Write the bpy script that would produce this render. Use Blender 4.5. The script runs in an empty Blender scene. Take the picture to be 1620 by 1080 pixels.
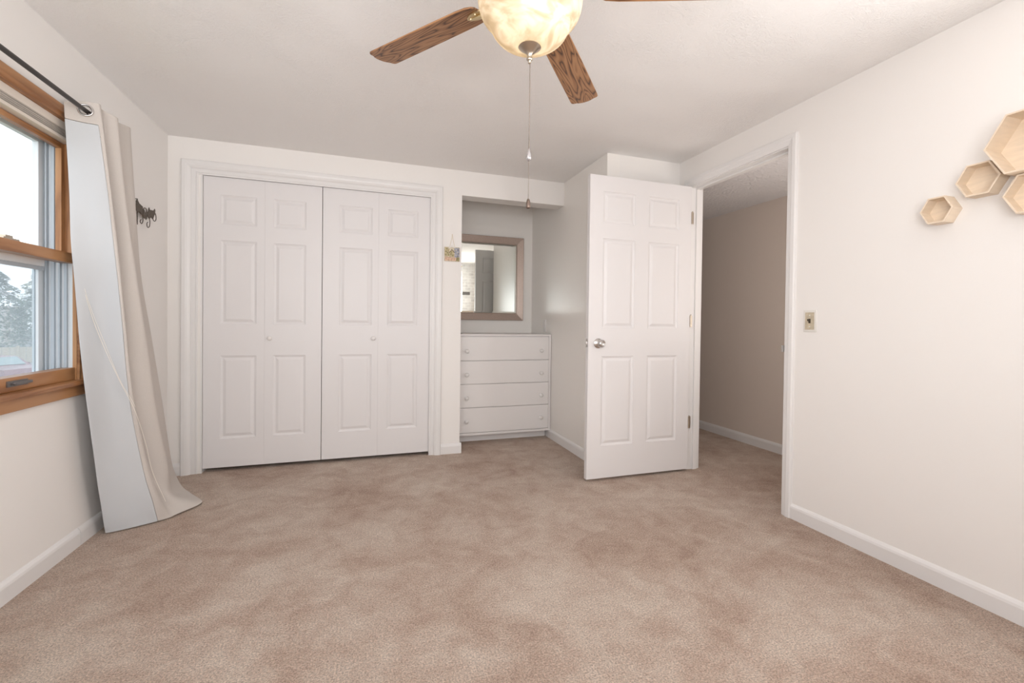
import bpy, bmesh, math, random
from mathutils import Vector, Matrix, noise
PI = math.pi
sc = bpy.context.scene
COL = sc.collection
random.seed(4)

# ------------------------------------------------------------------ camera
def Rm(cols):
    m = Matrix.Identity(3)
    for i, c in enumerate(cols):
        for j in range(3): m[j][i] = c[j]
    return m
F_PX, PITCH, ROLL, YAW, CAM_H = 731.99, -0.7229, -0.7235, 19.1625, 1.062
pi_, ro_, ya_ = (math.radians(a) for a in (PITCH, ROLL, YAW))
fw = Vector((math.sin(ya_) * math.cos(pi_), math.cos(ya_) * math.cos(pi_), math.sin(pi_)))
r0 = Vector((math.cos(ya_), -math.sin(ya_), 0)); u0 = r0.cross(fw)
rr = r0 * math.cos(ro_) - u0 * math.sin(ro_); uu = r0 * math.sin(ro_) + u0 * math.cos(ro_)
cam_d = bpy.data.cameras.new('camera'); cam = bpy.data.objects.new('camera', cam_d); COL.objects.link(cam)
cam_d.sensor_fit = 'HORIZONTAL'; cam_d.sensor_width = 36; cam_d.lens = F_PX / 1620 * 36
cam_d.shift_x = -25.57 / 1620; cam_d.shift_y = -19.81 / 1620
cam_d.clip_start = .02; cam_d.clip_end = 500
cam.matrix_world = Matrix.Translation((0, 0, CAM_H)) @ Rm((rr, uu, -fw)).to_4x4()
sc.camera = cam

# ------------------------------------------------------------------ world + added fill lights
sc.view_settings.view_transform = 'Standard'; sc.view_settings.look = 'None'
sc.view_settings.gamma = 1; sc.view_settings.use_curve_mapping = False
sc.view_settings.exposure = 0.20
w = bpy.data.worlds.new('overcast_sky'); sc.world = w; w.use_nodes = True
w.node_tree.nodes['Background'].inputs[0].default_value = (.93, .97, 1, 1)
w.node_tree.nodes['Background'].inputs[1].default_value = 2.2
def area(name, loc, rot, sx, sy, power, col):
    l = bpy.data.lights.new(name, 'AREA'); l.shape = 'RECTANGLE'; l.size = sx; l.size_y = sy
    l.energy = power; l.color = col
    o = bpy.data.objects.new(name, l); o.location = loc; o.rotation_euler = rot; COL.objects.link(o)
    return o
# added fill light outside the unseen rear window, behind the camera
area('rear_fill_light', (.0, -.60, 1.42), (PI / 2 + .95, 0, 0), 2.1, 1.2, 49, (1, .99, .985))
# added weak fill light at the left wall's unseen second window
area('left_fill_light', (-1.46, .45, 1.40), (PI / 2, 0, -PI / 2 + .35), .95, 1.1, 1.5, (.98, .99, 1))
# added fill light at the right wall's unseen window, brightens the left wall
area('right_fill_light', (2.42, .30, 1.40), (PI / 2 + .25, 0, PI / 2 - .45), .9, 1.1, 26, (1, .985, .97))
# added fill light aimed up the hall, no fixture behind it
area('hall_fill_light', (2.78, 1.30, 1.3), (PI / 2 + .75, 0, 0), .7, 1.0, 11.5, (1, .95, .9))

# ------------------------------------------------------------------ materials
MATS = {}
def mat(name, col, rough=.6, metal=0, spec=.5, noise_amt=0, noise_scale=30, bump=0, bump_scale=200, bump_dist=.002, detail=4, stretch=None, emis=None):
    if name in MATS: return MATS[name]
    m = bpy.data.materials.new(name); m.use_nodes = True; nt = m.node_tree; N = nt.nodes; L = nt.links
    b = N['Principled BSDF']
    b.inputs['Base Color'].default_value = (*col, 1); b.inputs['Roughness'].default_value = rough
    b.inputs['Metallic'].default_value = metal; b.inputs['Specular IOR Level'].default_value = spec
    if noise_amt or bump:
        tc = N.new('ShaderNodeTexCoord'); src = tc.outputs['Object']
        if stretch:
            mp = N.new('ShaderNodeMapping'); mp.inputs['Scale'].default_value = stretch; L.new(src, mp.inputs[0]); src = mp.outputs[0]
    if noise_amt:
        nz = N.new('ShaderNodeTexNoise'); nz.inputs['Scale'].default_value = noise_scale; nz.inputs['Detail'].default_value = detail
        L.new(src, nz.inputs['Vector'])
        mr = N.new('ShaderNodeMapRange'); mr.inputs[1].default_value = .3; mr.inputs[2].default_value = .7
        mr.inputs[3].default_value = 1 - noise_amt; mr.inputs[4].default_value = 1 + noise_amt
        L.new(nz.outputs['Fac'], mr.inputs[0])
        mx = N.new('ShaderNodeMix'); mx.data_type = 'RGBA'; mx.blend_type = 'MULTIPLY'; mx.inputs[0].default_value = 1
        mx.inputs[6].default_value = (*col, 1); L.new(mr.outputs[0], mx.inputs[7]); L.new(mx.outputs[2], b.inputs['Base Color'])
    if bump:
        n2 = N.new('ShaderNodeTexNoise'); n2.inputs['Scale'].default_value = bump_scale; n2.inputs['Detail'].default_value = 3
        L.new(src, n2.inputs['Vector'])
        bp = N.new('ShaderNodeBump'); bp.inputs['Strength'].default_value = bump; bp.inputs['Distance'].default_value = bump_dist
        L.new(n2.outputs['Fac'], bp.inputs['Height']); L.new(bp.outputs[0], b.inputs['Normal'])
    if emis:
        b.inputs['Emission Color'].default_value = (*emis[0], 1); b.inputs['Emission Strength'].default_value = emis[1]
    MATS[name] = m
    return m

M_wall = mat('wall_paint', (.90, .868, .84), .6, spec=.3, bump=.15, bump_scale=220, bump_dist=.001)
M_alc = mat('alcove_paint', (.92, .885, .845), .34, spec=.5, bump=.08, bump_scale=60, bump_dist=.001)
M_trim = mat('trim_gloss_paint', (.84, .82, .81), .35)
M_door = mat('door_paint', (.80, .775, .775), .42, bump=.12, bump_scale=300, bump_dist=.0006, stretch=(1, 1, .08))
M_dresser = mat('dresser_paint', (.86, .825, .81), .4)
M_hallwall = mat('hall_wall_taupe', (.76, .67, .60), .6)
M_hallceil = mat('hall_ceiling', (.80, .78, .79), .8, bump=.9, bump_scale=45, bump_dist=.012)
M_chrome = mat('satin_chrome', (.62, .60, .59), .25, 1)
M_nickel = mat('antique_nickel', (.50, .43, .35), .28, 1)
M_brass = mat('antique_brass', (.75, .60, .36), .28, 1)
M_black = mat('rod_black_metal', (.075, .068, .066), .4, .6)
M_iron = mat('dark_bronze_iron', (.105, .082, .062), .5, .7, noise_amt=.3, noise_scale=120)
M_plastic = mat('almond_plastic', (.80, .77, .72), .35)
M_pwhite = mat('white_plastic', (.83, .80, .78), .35)
M_ptog = mat('dark_switch_toggle', (.06, .045, .03), .5)
M_vinyl = mat('white_vinyl', (.75, .79, .82), .35)
M_vinyl2 = mat('grey_vinyl', (.46, .51, .56), .4)
M_blind = mat('folded_blind_cloth', (.52, .47, .42), .8, noise_amt=.25, noise_scale=1, stretch=(0, 0, 160), detail=1)
M_blindrail = mat('blind_head_rail', (.78, .70, .62), .5)
M_lining = mat('curtain_lining', (.585, .60, .62), .75, bump=.12, bump_scale=14, bump_dist=.01)
M_cloth = mat('curtain_linen', (.60, .55, .51), .85, noise_amt=.05, noise_scale=500, bump=.25, bump_scale=900, bump_dist=.0008)
M_thread = mat('cream_thread', (.86, .80, .72), .8)
M_hex = mat('pale_basswood', (.84, .70, .55), .55, noise_amt=.05, noise_scale=14, stretch=(1, 1, 6))
M_frame = mat('champagne_frame', (.42, .325, .275), .34, .35, noise_amt=.05, noise_scale=80)
M_mirror = mat('silvered_glass', (.86, .90, .86), .01, 1)
M_crystal = mat('clear_crystal', (.40, .38, .38), .08, .6)
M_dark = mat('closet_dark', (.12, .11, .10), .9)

def wood(name, c_dark, c_mid, c_light, sx, sy, ringscale, axis='X', dist=6, rough=.4):
    """procedural oak: rings stretched along one axis"""
    m = bpy.data.materials.new(name); m.use_nodes = True; nt = m.node_tree; N = nt.nodes; L = nt.links
    b = N['Principled BSDF']; b.inputs['Roughness'].default_value = rough
    tc = N.new('ShaderNodeTexCoord'); mp = N.new('ShaderNodeMapping'); L.new(tc.outputs['Object'], mp.inputs[0])
    mp.inputs['Scale'].default_value = {'X': (sx, sy, sy), 'Y': (sy, sx, sy), 'Z': (sy, sy, sx)}[axis]
    nz = N.new('ShaderNodeTexNoise'); nz.inputs['Scale'].default_value = 1; nz.inputs['Detail'].default_value = 2.0; nz.inputs['Distortion'].default_value = .3
    L.new(mp.outputs[0], nz.inputs['Vector'])
    ml = N.new('ShaderNodeMath'); ml.operation = 'MULTIPLY'; ml.inputs[1].default_value = ringscale; L.new(nz.outputs['Fac'], ml.inputs[0])
    sn = N.new('ShaderNodeMath'); sn.operation = 'PINGPONG'; sn.inputs[1].default_value = 1; L.new(ml.outputs[0], sn.inputs[0])
    fz = N.new('ShaderNodeTexNoise'); fz.inputs['Scale'].default_value = dist; fz.inputs['Detail'].default_value = 5; L.new(mp.outputs[0], fz.inputs['Vector'])
    ad = N.new('ShaderNodeMath'); ad.operation = 'MULTIPLY_ADD'; ad.inputs[1].default_value = .35; L.new(fz.outputs['Fac'], ad.inputs[0]); L.new(sn.outputs[0], ad.inputs[2])
    cr = N.new('ShaderNodeValToRGB'); e = cr.color_ramp.elements
    e[0].position = .22; e[0].color = (*c_dark, 1); e[1].position = 1.1 if False else .95; e[1].color = (*c_light, 1)
    k = e.new(.46); k.color = (*c_mid, 1)
    L.new(ad.outputs[0], cr.inputs[0]); L.new(cr.outputs[0], b.inputs['Base Color'])
    MATS[name] = m
    return m
M_blade = wood('oak_blade', (.075, .032, .015), (.255, .118, .050), (.37, .190, .088), 2.0, 17, 26, 'X', 9, .45)
M_trimwood = wood('golden_oak_trim', (.27, .110, .038), (.37, .165, .062), (.46, .23, .10), 1.2, 14, 5, 'Y', 12, .35)
M_trimwoodZ = wood('golden_oak_stile', (.30, .130, .047), (.41, .19, .073), (.50, .26, .115), 1.2, 14, 5, 'Z', 12, .35)

def ceiling_mat():
    m = bpy.data.materials.new('textured_ceiling'); m.use_nodes = True; nt = m.node_tree; N = nt.nodes; L = nt.links
    b = N['Principled BSDF']; b.inputs['Base Color'].default_value = (.94, .92, .905, 1); b.inputs['Roughness'].default_value = .85; b.inputs['Specular IOR Level'].default_value = .2
    tc = N.new('ShaderNodeTexCoord')
    n1 = N.new('ShaderNodeTexNoise'); n1.inputs['Scale'].default_value = 30; n1.inputs['Detail'].default_value = 6; n1.inputs['Distortion'].default_value = 3.5; n1.inputs['Roughness'].default_value = .6
    L.new(tc.outputs['Object'], n1.inputs['Vector'])
    n2 = N.new('ShaderNodeTexNoise'); n2.inputs['Scale'].default_value = 4; n2.inputs['Detail'].default_value = 2; L.new(tc.outputs['Object'], n2.inputs['Vector'])
    mr = N.new('ShaderNodeMapRange'); mr.inputs[1].default_value = .35; mr.inputs[2].default_value = .7; mr.inputs[3].default_value = .25; mr.inputs[4].default_value = 1; L.new(n2.outputs['Fac'], mr.inputs[0])
    mu = N.new('ShaderNodeMath'); mu.operation = 'MULTIPLY'; L.new(n1.outputs['Fac'], mu.inputs[0]); L.new(mr.outputs[0], mu.inputs[1])
    bp = N.new('ShaderNodeBump'); bp.inputs['Strength'].default_value = .5; bp.inputs['Distance'].default_value = .012
    L.new(mu.outputs[0], bp.inputs['Height']); L.new(bp.outputs[0], b.inputs['Normal'])
    return m
M_ceil = ceiling_mat()

def carpet_mat():
    m = bpy.data.materials.new('cut_pile_carpet'); m.use_nodes = True; nt = m.node_tree; N = nt.nodes; L = nt.links
    b = N['Principled BSDF']; b.inputs['Roughness'].default_value = .95; b.inputs['Specular IOR Level'].default_value = .08
    b.inputs['Sheen Weight'].default_value = .15
    tc = N.new('ShaderNodeTexCoord')
    def nz(scale, detail=3, rough=.5, dist=0):
        n = N.new('ShaderNodeTexNoise'); n.inputs['Scale'].default_value = scale; n.inputs['Detail'].default_value = detail
        n.inputs['Roughness'].default_value = rough; n.inputs['Distortion'].default_value = dist
        L.new(tc.outputs['Object'], n.inputs['Vector']); return n.outputs['Fac']
    patch = nz(1.9, 5, .62, .6); pat2 = nz(9, 4, .6, .8); fib = nz(170, 4, .85); fib2 = nz(75, 6, .85)
    def mad(a, k, c=None, cv=0):
        q = N.new('ShaderNodeMath'); q.operation = 'MULTIPLY_ADD'; L.new(a, q.inputs[0]); q.inputs[1].default_value = k
        if c is not None: L.new(c, q.inputs[2])
        else: q.inputs[2].default_value = cv
        return q.outputs[0]
    s = mad(patch, .98, None, -.64); s = mad(pat2, .62, s, 0); s = mad(fib2, .92, s)
    cr = N.new('ShaderNodeValToRGB'); e = cr.color_ramp.elements
    e[0].position = .30; e[0].color = (.405, .270, .202, 1); e[1].position = .82; e[1].color = (.70, .58, .485, 1)
    k = e.new(.52); k.color = (.545, .40, .315, 1)
    L.new(s, cr.inputs[0])
    mr = N.new('ShaderNodeMapRange'); mr.inputs[1].default_value = .34; mr.inputs[2].default_value = .62; mr.inputs[3].default_value = .42; mr.inputs[4].default_value = 1.40
    L.new(fib, mr.inputs[0])
    mx = N.new('ShaderNodeMix'); mx.data_type = 'RGBA'; mx.blend_type = 'MULTIPLY'; mx.inputs[0].default_value = 1
    L.new(cr.outputs[0], mx.inputs[6]); L.new(mr.outputs[0], mx.inputs[7]); L.new(mx.outputs[2], b.inputs['Base Color'])
    h = mad(fib2, 1.0, fib)
    bp = N.new('ShaderNodeBump'); bp.inputs['Strength'].default_value = .8; bp.inputs['Distance'].default_value = .008
    L.new(h, bp.inputs['Height']); L.new(bp.outputs[0], b.inputs['Normal'])
    return m
M_carpet = carpet_mat()

def glass_mat(name, tint, haze=0.0):
    m = bpy.data.materials.new(name); m.use_nodes = True; nt = m.node_tree; N = nt.nodes; L = nt.links
    N.remove(N['Principled BSDF']); out = N['Material Output']
    t = N.new('ShaderNodeBsdfTransparent'); t.inputs[0].default_value = (*tint, 1)
    g = N.new('ShaderNodeBsdfGlossy'); g.inputs['Roughness'].default_value = .02
    mx = N.new('ShaderNodeMixShader'); mx.inputs[0].default_value = .05; L.new(t.outputs[0], mx.inputs[1]); L.new(g.outputs[0], mx.inputs[2])
    res = mx.outputs[0]
    if haze:
        d = N.new('ShaderNodeBsdfTranslucent'); d.inputs[0].default_value = (.75, .8, .85, 1)
        m2 = N.new('ShaderNodeMixShader'); m2.inputs[0].default_value = haze; L.new(res, m2.inputs[1]); L.new(d.outputs[0], m2.inputs[2]); res = m2.outputs[0]
    L.new(res, out.inputs[0]); MATS[name] = m
    return m
M_glass = glass_mat('clear_window_glass', (.97, .98, .98))
M_screen = glass_mat('window_glass_with_insect_screen', (.74, .77, .79), .2)

def bowl_mat():
    m = bpy.data.materials.new('alabaster_glass'); m.use_nodes = True; nt = m.node_tree; N = nt.nodes; L = nt.links
    N.remove(N['Principled BSDF']); out = N['Material Output']
    tc = N.new('ShaderNodeTexCoord'); mp = N.new('ShaderNodeMapping'); mp.inputs['Scale'].default_value = (1, 1, 2.2); mp.inputs['Rotation'].default_value = (.5, .3, 0)
    L.new(tc.outputs['Object'], mp.inputs[0])
    nz = N.new('ShaderNodeTexNoise'); nz.inputs['Scale'].default_value = 7; nz.inputs['Detail'].default_value = 3; nz.inputs['Distortion'].default_value = 3.0
    L.new(mp.outputs[0], nz.inputs['Vector'])
    cr = N.new('ShaderNodeValToRGB'); e = cr.color_ramp.elements
    e[0].position = .36; e[0].color = (.64, .57, .44, 1); e[1].position = .62; e[1].color = (.84, .80, .72, 1)
    L.new(nz.outputs['Fac'], cr.inputs[0])
    d = N.new('ShaderNodeBsdfDiffuse'); t = N.new('ShaderNodeBsdfTranslucent'); g = N.new('ShaderNodeBsdfGlossy'); g.inputs['Roughness'].default_value = .15
    L.new(cr.outputs[0], d.inputs[0]); L.new(cr.outputs[0], t.inputs[0])
    a = N.new('ShaderNodeMixShader'); a.inputs[0].default_value = .5; L.new(d.outputs[0], a.inputs[1]); L.new(t.outputs[0], a.inputs[2])
    b = N.new('ShaderNodeMixShader'); b.inputs[0].default_value = .06; L.new(a.outputs[0], b.inputs[1]); L.new(g.outputs[0], b.inputs[2])
    L.new(b.outputs[0], out.inputs[0])
    return m
M_bowl = bowl_mat()

# ------------------------------------------------------------------ mesh helpers
def link(name, me, m=None, parent=None, smooth=False):
    o = bpy.data.objects.new(name, me); COL.objects.link(o)
    if m is not None:
        for q in (m if isinstance(m, (list, tuple)) else [m]): me.materials.append(q)
    if parent is not None: o.parent = parent
    if smooth:
        for p in me.polygons: p.use_smooth = True
    return o
def pydata(vs, fs):
    me = bpy.data.meshes.new('m'); me.from_pydata([tuple(v) for v in vs], [], fs); me.validate(); me.update()
    return me
class MB:
    def __init__(s): s.v = []; s.f = []; s.mi = []
    def add(s, vs, fs, mi=0):
        n = len(s.v); s.v += [tuple(v) for v in vs]; s.f += [tuple(i + n for i in f) for f in fs]; s.mi += [mi] * len(fs)
    def box(s, x0, x1, y0, y1, z0, z1, mi=0, b=0):
        if b > 0:
            b = min(b, (x1 - x0) * .45, (y1 - y0) * .45, (z1 - z0) * .45)
            bm = bmesh.new(); bmesh.ops.create_cube(bm, size=1)
            for v in bm.verts:
                v.co = Vector((x0 + (v.co.x + .5) * (x1 - x0), y0 + (v.co.y + .5) * (y1 - y0), z0 + (v.co.z + .5) * (z1 - z0)))
            bmesh.ops.bevel(bm, geom=bm.edges[:], offset=b, segments=2, affect='EDGES', profile=.7)
            bm.verts.index_update()
            s.add([v.co.copy() for v in bm.verts], [[v.index for v in f.verts] for f in bm.faces], mi); bm.free(); return
        s.add([(x0, y0, z0), (x1, y0, z0), (x1, y1, z0), (x0, y1, z0), (x0, y0, z1), (x1, y0, z1), (x1, y1, z1), (x0, y1, z1)],
              [(0, 3, 2, 1), (4, 5, 6, 7), (0, 1, 5, 4), (1, 2, 6, 5), (2, 3, 7, 6), (3, 0, 4, 7)], mi)
    def lathe(s, prof, seg=32, M=None, mi=0, cap=True):
        vs = []; fs = []
        for r, z in prof:
            for k in range(seg):
                a = 2 * PI * k / seg; v = Vector((r * math.cos(a), r * math.sin(a), z)); vs.append(M @ v if M else v)
        for i in range(len(prof) - 1):
            for k in range(seg):
                fs.append((i * seg + k, i * seg + (k + 1) % seg, (i + 1) * seg + (k + 1) % seg, (i + 1) * seg + k))
        if cap:
            if prof[0][0] > 1e-5: fs.append(tuple(reversed(range(seg))))
            if prof[-1][0] > 1e-5: fs.append(tuple((len(prof) - 1) * seg + k for k in range(seg)))
        s.add(vs, fs, mi)
    def tube(s, pts, r, seg=8, mi=0, closed=False):
        pts = [Vector(p) for p in pts]; n = len(pts); vs = []; fs = []
        up = None
        for i, p in enumerate(pts):
            t = (pts[min(i + 1, n - 1)] - pts[max(i - 1, 0)]).normalized()
            if up is None:
                up = Vector((0, 0, 1)) if abs(t.z) < .9 else Vector((1, 0, 0))
            a = (up - t * up.dot(t)).normalized(); up = a; b = t.cross(a)
            rad = r[i] if isinstance(r, (list, tuple)) else r
            for k in range(seg):
                q = 2 * PI * k / seg; vs.append(p + a * rad * math.cos(q) + b * rad * math.sin(q))
        for i in range(n - 1):
            for k in range(seg): fs.append((i * seg + k, i * seg + (k + 1) % seg, (i + 1) * seg + (k + 1) % seg, (i + 1) * seg + k))
        fs.append(tuple(reversed(range(seg)))); fs.append(tuple((n - 1) * seg + k for k in range(seg)))
        s.add(vs, fs, mi)
    def poly(s, pts, ext, mi=0):
        """planar polygon extruded by vector ext"""
        n = len(pts); e = Vector(ext); P = [Vector(p) for p in pts]
        s.add(P + [p + e for p in P], [tuple(reversed(range(n))), tuple(range(n, 2 * n))] + [(i, (i + 1) % n, n + (i + 1) % n, n + i) for i in range(n)], mi)
    def build(s, name, m=None, parent=None, smooth=False, shade=None):
        me = pydata(s.v, s.f)
        if m is not None:
            pass
        o = link(name, me, m, parent, smooth)
        if len(me.polygons) == len(s.mi):
            for p, k in zip(me.polygons, s.mi): p.material_index = k
        bm = bmesh.new(); bm.from_mesh(me); bmesh.ops.recalc_face_normals(bm, faces=bm.faces); bm.to_mesh(me); bm.free()
        if shade is not None:
            for p in me.polygons: p.use_smooth = True
            try: me.set_sharp_from_angle(angle=math.radians(shade))
            except Exception: pass
        return o
def tag(o, label, cat, group=None, kind=None):
    o['label'] = label; o['category'] = cat
    if group: o['group'] = group
    if kind: o['kind'] = kind
    return o
def struct(o): o['kind'] = 'structure'; return o
def empty(name, loc=(0, 0, 0), rz=0):
    o = bpy.data.objects.new(name, None); o.empty_display_size = .1; o.location = loc; o.rotation_euler = (0, 0, rz); COL.objects.link(o); return o
def catmull(P, n):
    P = [Vector(p) for p in P]; out = []
    for i in range(len(P) - 1):
        a = P[max(i - 1, 0)]; b = P[i]; c = P[i + 1]; d = P[min(i + 2, len(P) - 1)]
        for k in range(n):
            t = k / n
            out.append(.5 * ((2 * b) + (c - a) * t + (2 * a - 5 * b + 4 * c - d) * t * t + (3 * b - a - 3 * c + d) * t ** 3))
    out.append(P[-1]); return out

# ------------------------------------------------------------------ room dimensions
XL, XR, H = -1.2681, 2.2325, 2.286
Y1, YB, Y2, YR = 3.7276, 4.5414, 2.9589, -.42
XA, XO, HZ = 1.6117, .7154, 2.088
XH, HH = 3.2544, 2.1377
JY0, JY1, JZ, WT = 2.8204, 1.9931, 2.0662, .095
WX0, WX1, WZ0, WZ1 = 1.35, 2.705, .775, 1.935   # window opening (y0,y1,z0,z1) in the left wall

# floor + ceiling
m = MB(); m.box(XL - .3, XH + .1, YR - .15, 6.2, -.08, 0); struct(m.build('floor', M_carpet))
m = MB(); m.box(XL - .15, XR + .0, YR - .15, YB + .1, H, H + .1); struct(m.build('ceiling', M_ceil))
m = MB(); m.box(XR + WT, XH + .1, 1.1, 6.2, HH, HH + .1); struct(m.build('ceiling_hall', M_hallceil))
# left wall with the window opening
m = MB()
SW = (-.05, .95, .80, 1.98)      # added, unseen second window of the left wall (y0, y1, z0, z1)
m.box(XL - .15, XL, YR - .15, SW[0], 0, H); m.box(XL - .15, XL, SW[1], WX0, 0, H); m.box(XL - .15, XL, SW[0], SW[1], 0, SW[2]); m.box(XL - .15, XL, SW[0], SW[1], SW[3], H)
m.box(XL - .15, XL, WX1, YB + .1, 0, H)
m.box(XL - .15, XL, WX0, WX1, 0, WZ0); m.box(XL - .15, XL, WX0, WX1, WZ1, H); struct(m.build('wall_left', M_wall))
# closet wall: two door openings seen as one wide opening, plus header over the alcove
CX0, CX1, CZ = -1.0750, .4790, 2.060
m = MB()
m.box(XL, CX0, Y1, Y1 + .115, 0, H); m.box(CX1, XO, Y1, Y1 + .115, 0, H); m.box(CX0, CX1, Y1, Y1 + .115, CZ, H)
m.box(XO, XA, Y1, Y1 + .15, HZ, H); m.box(XO - .09, XO, Y1 + .115, YB, 0, H)
struct(m.build('wall_closet', M_wall))
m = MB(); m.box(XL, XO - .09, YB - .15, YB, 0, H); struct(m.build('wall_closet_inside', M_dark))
m = MB(); m.box(XO - .09, XA + .1, YB, YB + .1, 0, H); struct(m.build('wall_back', M_alc))
m = MB(); m.box(XA, XA + .1, Y2, YB, 0, H); struct(m.build('wall_alcove_side', M_alc))
m = MB(); m.box(XA + .1, XR + WT, Y2, Y2 + .1, 0, H); struct(m.build('wall_door_side', M_wall))
# right wall with doorway
m = MB()
EW = (-.15, .75, .80, 1.98)     # added, unseen window of the right wall (y0, y1, z0, z1)
m.box(XR, XR + WT, YR - .15, EW[0], 0, H); m.box(XR, XR + WT, EW[0], EW[1], 0, EW[2]); m.box(XR, XR + WT, EW[0], EW[1], EW[3], H); m.box(XR, XR + WT, EW[1], JY1 - .012, 0, H); m.box(XR, XR + WT, JY0 + .012, Y2, 0, H); m.box(XR, XR + WT, JY1 - .012, JY0 + .012, JZ + .012, H)
struct(m.build('wall_right', M_wall))
# rear wall (behind the camera) in whitewashed brick, with a wide window added for light
def brick_mat():
    m = bpy.data.materials.new('whitewashed_brick'); m.use_nodes = True; nt = m.node_tree; N = nt.nodes; L = nt.links
    b = N['Principled BSDF']; b.inputs['Roughness'].default_value = .8
    tc = N.new('ShaderNodeTexCoord'); mp = N.new('ShaderNodeMapping'); mp.inputs['Rotation'].default_value = (-PI / 2, 0, 0); L.new(tc.outputs['Object'], mp.inputs[0])
    br = N.new('ShaderNodeTexBrick'); br.inputs['Scale'].default_value = 4.2; br.inputs['Mortar Size'].default_value = .018
    br.inputs['Color1'].default_value = (.62, .60, .59, 1); br.inputs['Color2'].default_value = (.38, .37, .37, 1); br.inputs['Mortar'].default_value = (.72, .72, .71, 1)
    L.new(mp.outputs[0], br.inputs[0])
    nz = N.new('ShaderNodeTexNoise'); nz.inputs['Scale'].default_value = 12; L.new(mp.outputs[0], nz.inputs[0])
    mx = N.new('ShaderNodeMix'); mx.data_type = 'RGBA'; mx.inputs[7].default_value = (.78, .77, .76, 1); L.new(nz.outputs['Fac'], mx.inputs[0]); L.new(br.outputs[0], mx.inputs[6])
    L.new(mx.outputs[2], b.inputs['Base Color']); return m
M_brick = brick_mat()
RW = (-1.07, 1.08, .78, 2.05)
m = MB()
m.box(XL, RW[0], YR - .15, YR, 0, H); m.box(RW[1], XR, YR - .15, YR, 0, H)
m.box(RW[0], RW[1], YR - .15, YR, 0, RW[2]); m.box(RW[0], RW[1], YR - .15, YR, RW[3], H)
struct(m.build('wall_rear', M_brick))
# hall beyond the doorway
m = MB(); m.box(XH, XH + .1, 1.1, 6.2, 0, HH); struct(m.build('wall_hall', M_hallwall))
m = MB(); m.box(XR + WT, XH, 6.1, 6.2, 0, HH); m.box(XR + WT, XH, 1.1, 1.2, 0, HH); struct(m.build('wall_hall_end', M_hallwall))
m = MB(); m.box(XR + .0, XR + WT, Y2 + .1, 6.2, 0, HH); struct(m.build('wall_hall_side', M_hallwall))

# ------------------------------------------------------------------ baseboards
def baseboard(name, p0, p1, n, h=.083, t=.013, mt=None, ext0=0, ext1=0):
    """p0->p1 along the wall foot, n = outward normal (into the room)"""
    p0 = Vector((*p0, 0)); p1 = Vector((*p1, 0)); n = Vector((*n, 0)); d = (p1 - p0).normalized()
    prof = [(0, 0), (t, 0), (t, h * .72), (t * .8, h * .84), (t * .35, h * .95), (0, h)]
    vs = []
    for p in (p0 - d * ext0, p1 + d * ext1):
        for a, z in prof: vs.append(p + n * a + Vector((0, 0, z)))
    k = len(prof); fs = [tuple(range(k)), tuple(range(2 * k - 1, k - 1, -1))] + [(i, (i + 1) % k, k + (i + 1) % k, k + i) for i in range(k)]
    mm = MB(); mm.add(vs, fs); return struct(mm.build(name, mt or M_trim))
baseboard('baseboard_left', (XL, YR), (XL, 2.706), (1, 0))
baseboard('baseboard_left_corner', (XL, 2.709), (XL, Y1), (1, 0))
baseboard('baseboard_right', (XR, YR), (XR, JY1 - .062), (-1, 0))
baseboard('baseboard_closet', (.5596, Y1), (XO, Y1), (0, -1), ext1=.013)
baseboard('baseboard_closet_corner', (XL + .013, Y1), (-1.189, Y1), (0, -1))
baseboard('baseboard_alcove', (XA, Y2), (XA, 4.07), (-1, 0), ext0=.013)
baseboard('baseboard_door_side', (XA, Y2), (XR, Y2), (0, -1))
baseboard('baseboard_hall', (XH, 1.2), (XH, 6.1), (-1, 0), mt=M_trim)
baseboard('baseboard_rear', (XL, YR), (XR, YR), (0, 1))

# ------------------------------------------------------------------ casings (mitred U profile)
def casing(name, a0, a1, z1, prof, mp, mt=M_trim, parent=None, z0=0.0, bottom=False):
    """prof: (inset from outer edge, thickness) ; outer rectangle a0..a1 x z0..z1 ; mp(a, z, t)->xyz"""
    vs = []; k = len(prof)
    for ins, t in prof:
        if bottom: pts = [(a0 + ins, z0 + ins), (a0 + ins, z1 - ins), (a1 - ins, z1 - ins), (a1 - ins, z0 + ins)]
        else: pts = [(a0 + ins, z0), (a0 + ins, z1 - ins), (a1 - ins, z1 - ins), (a1 - ins, z0)]
        vs.append([mp(a, z, t) for a, z in pts])
    V = [p for row in vs for p in row]; fs = []
    segs = 4 if bottom else 3
    for i in range(k - 1):
        for j in range(segs):
            fs.append((i * 4 + j, i * 4 + (j + 1) % 4, (i + 1) * 4 + (j + 1) % 4, (i + 1) * 4 + j))
    for j in range(segs): fs.append(((k - 1) * 4 + j, (k - 1) * 4 + (j + 1) % 4, (j + 1) % 4, j))
    if not bottom:
        fs.append(tuple(i * 4 for i in range(k))); fs.append(tuple(i * 4 + 3 for i in reversed(range(k))))
    mm = MB(); mm.add(V, fs); return mm.build(name, mt, parent)
P_case = [(0, 0), (0, .014), (.004, .020), (.024, .021), (.034, .017), (.052, .013), (.058, .011), (.060, .008), (.060, 0)]
P_closet = [(0, 0), (0, .016), (.006, .023), (.030, .024), (.044, .022), (.060, .016), (.066, .012), (.068, .012), (.068, .006), (.096, .006), (.096, .001), (.099, .001), (.103, .004), (.112, .004), (.114, 0)]
struct(casing('trim_closet', -1.189, .5596, 2.1387, [(a * .82, t) for a, t in P_closet], lambda a, z, t: (a, Y1 - t, z)))
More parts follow.
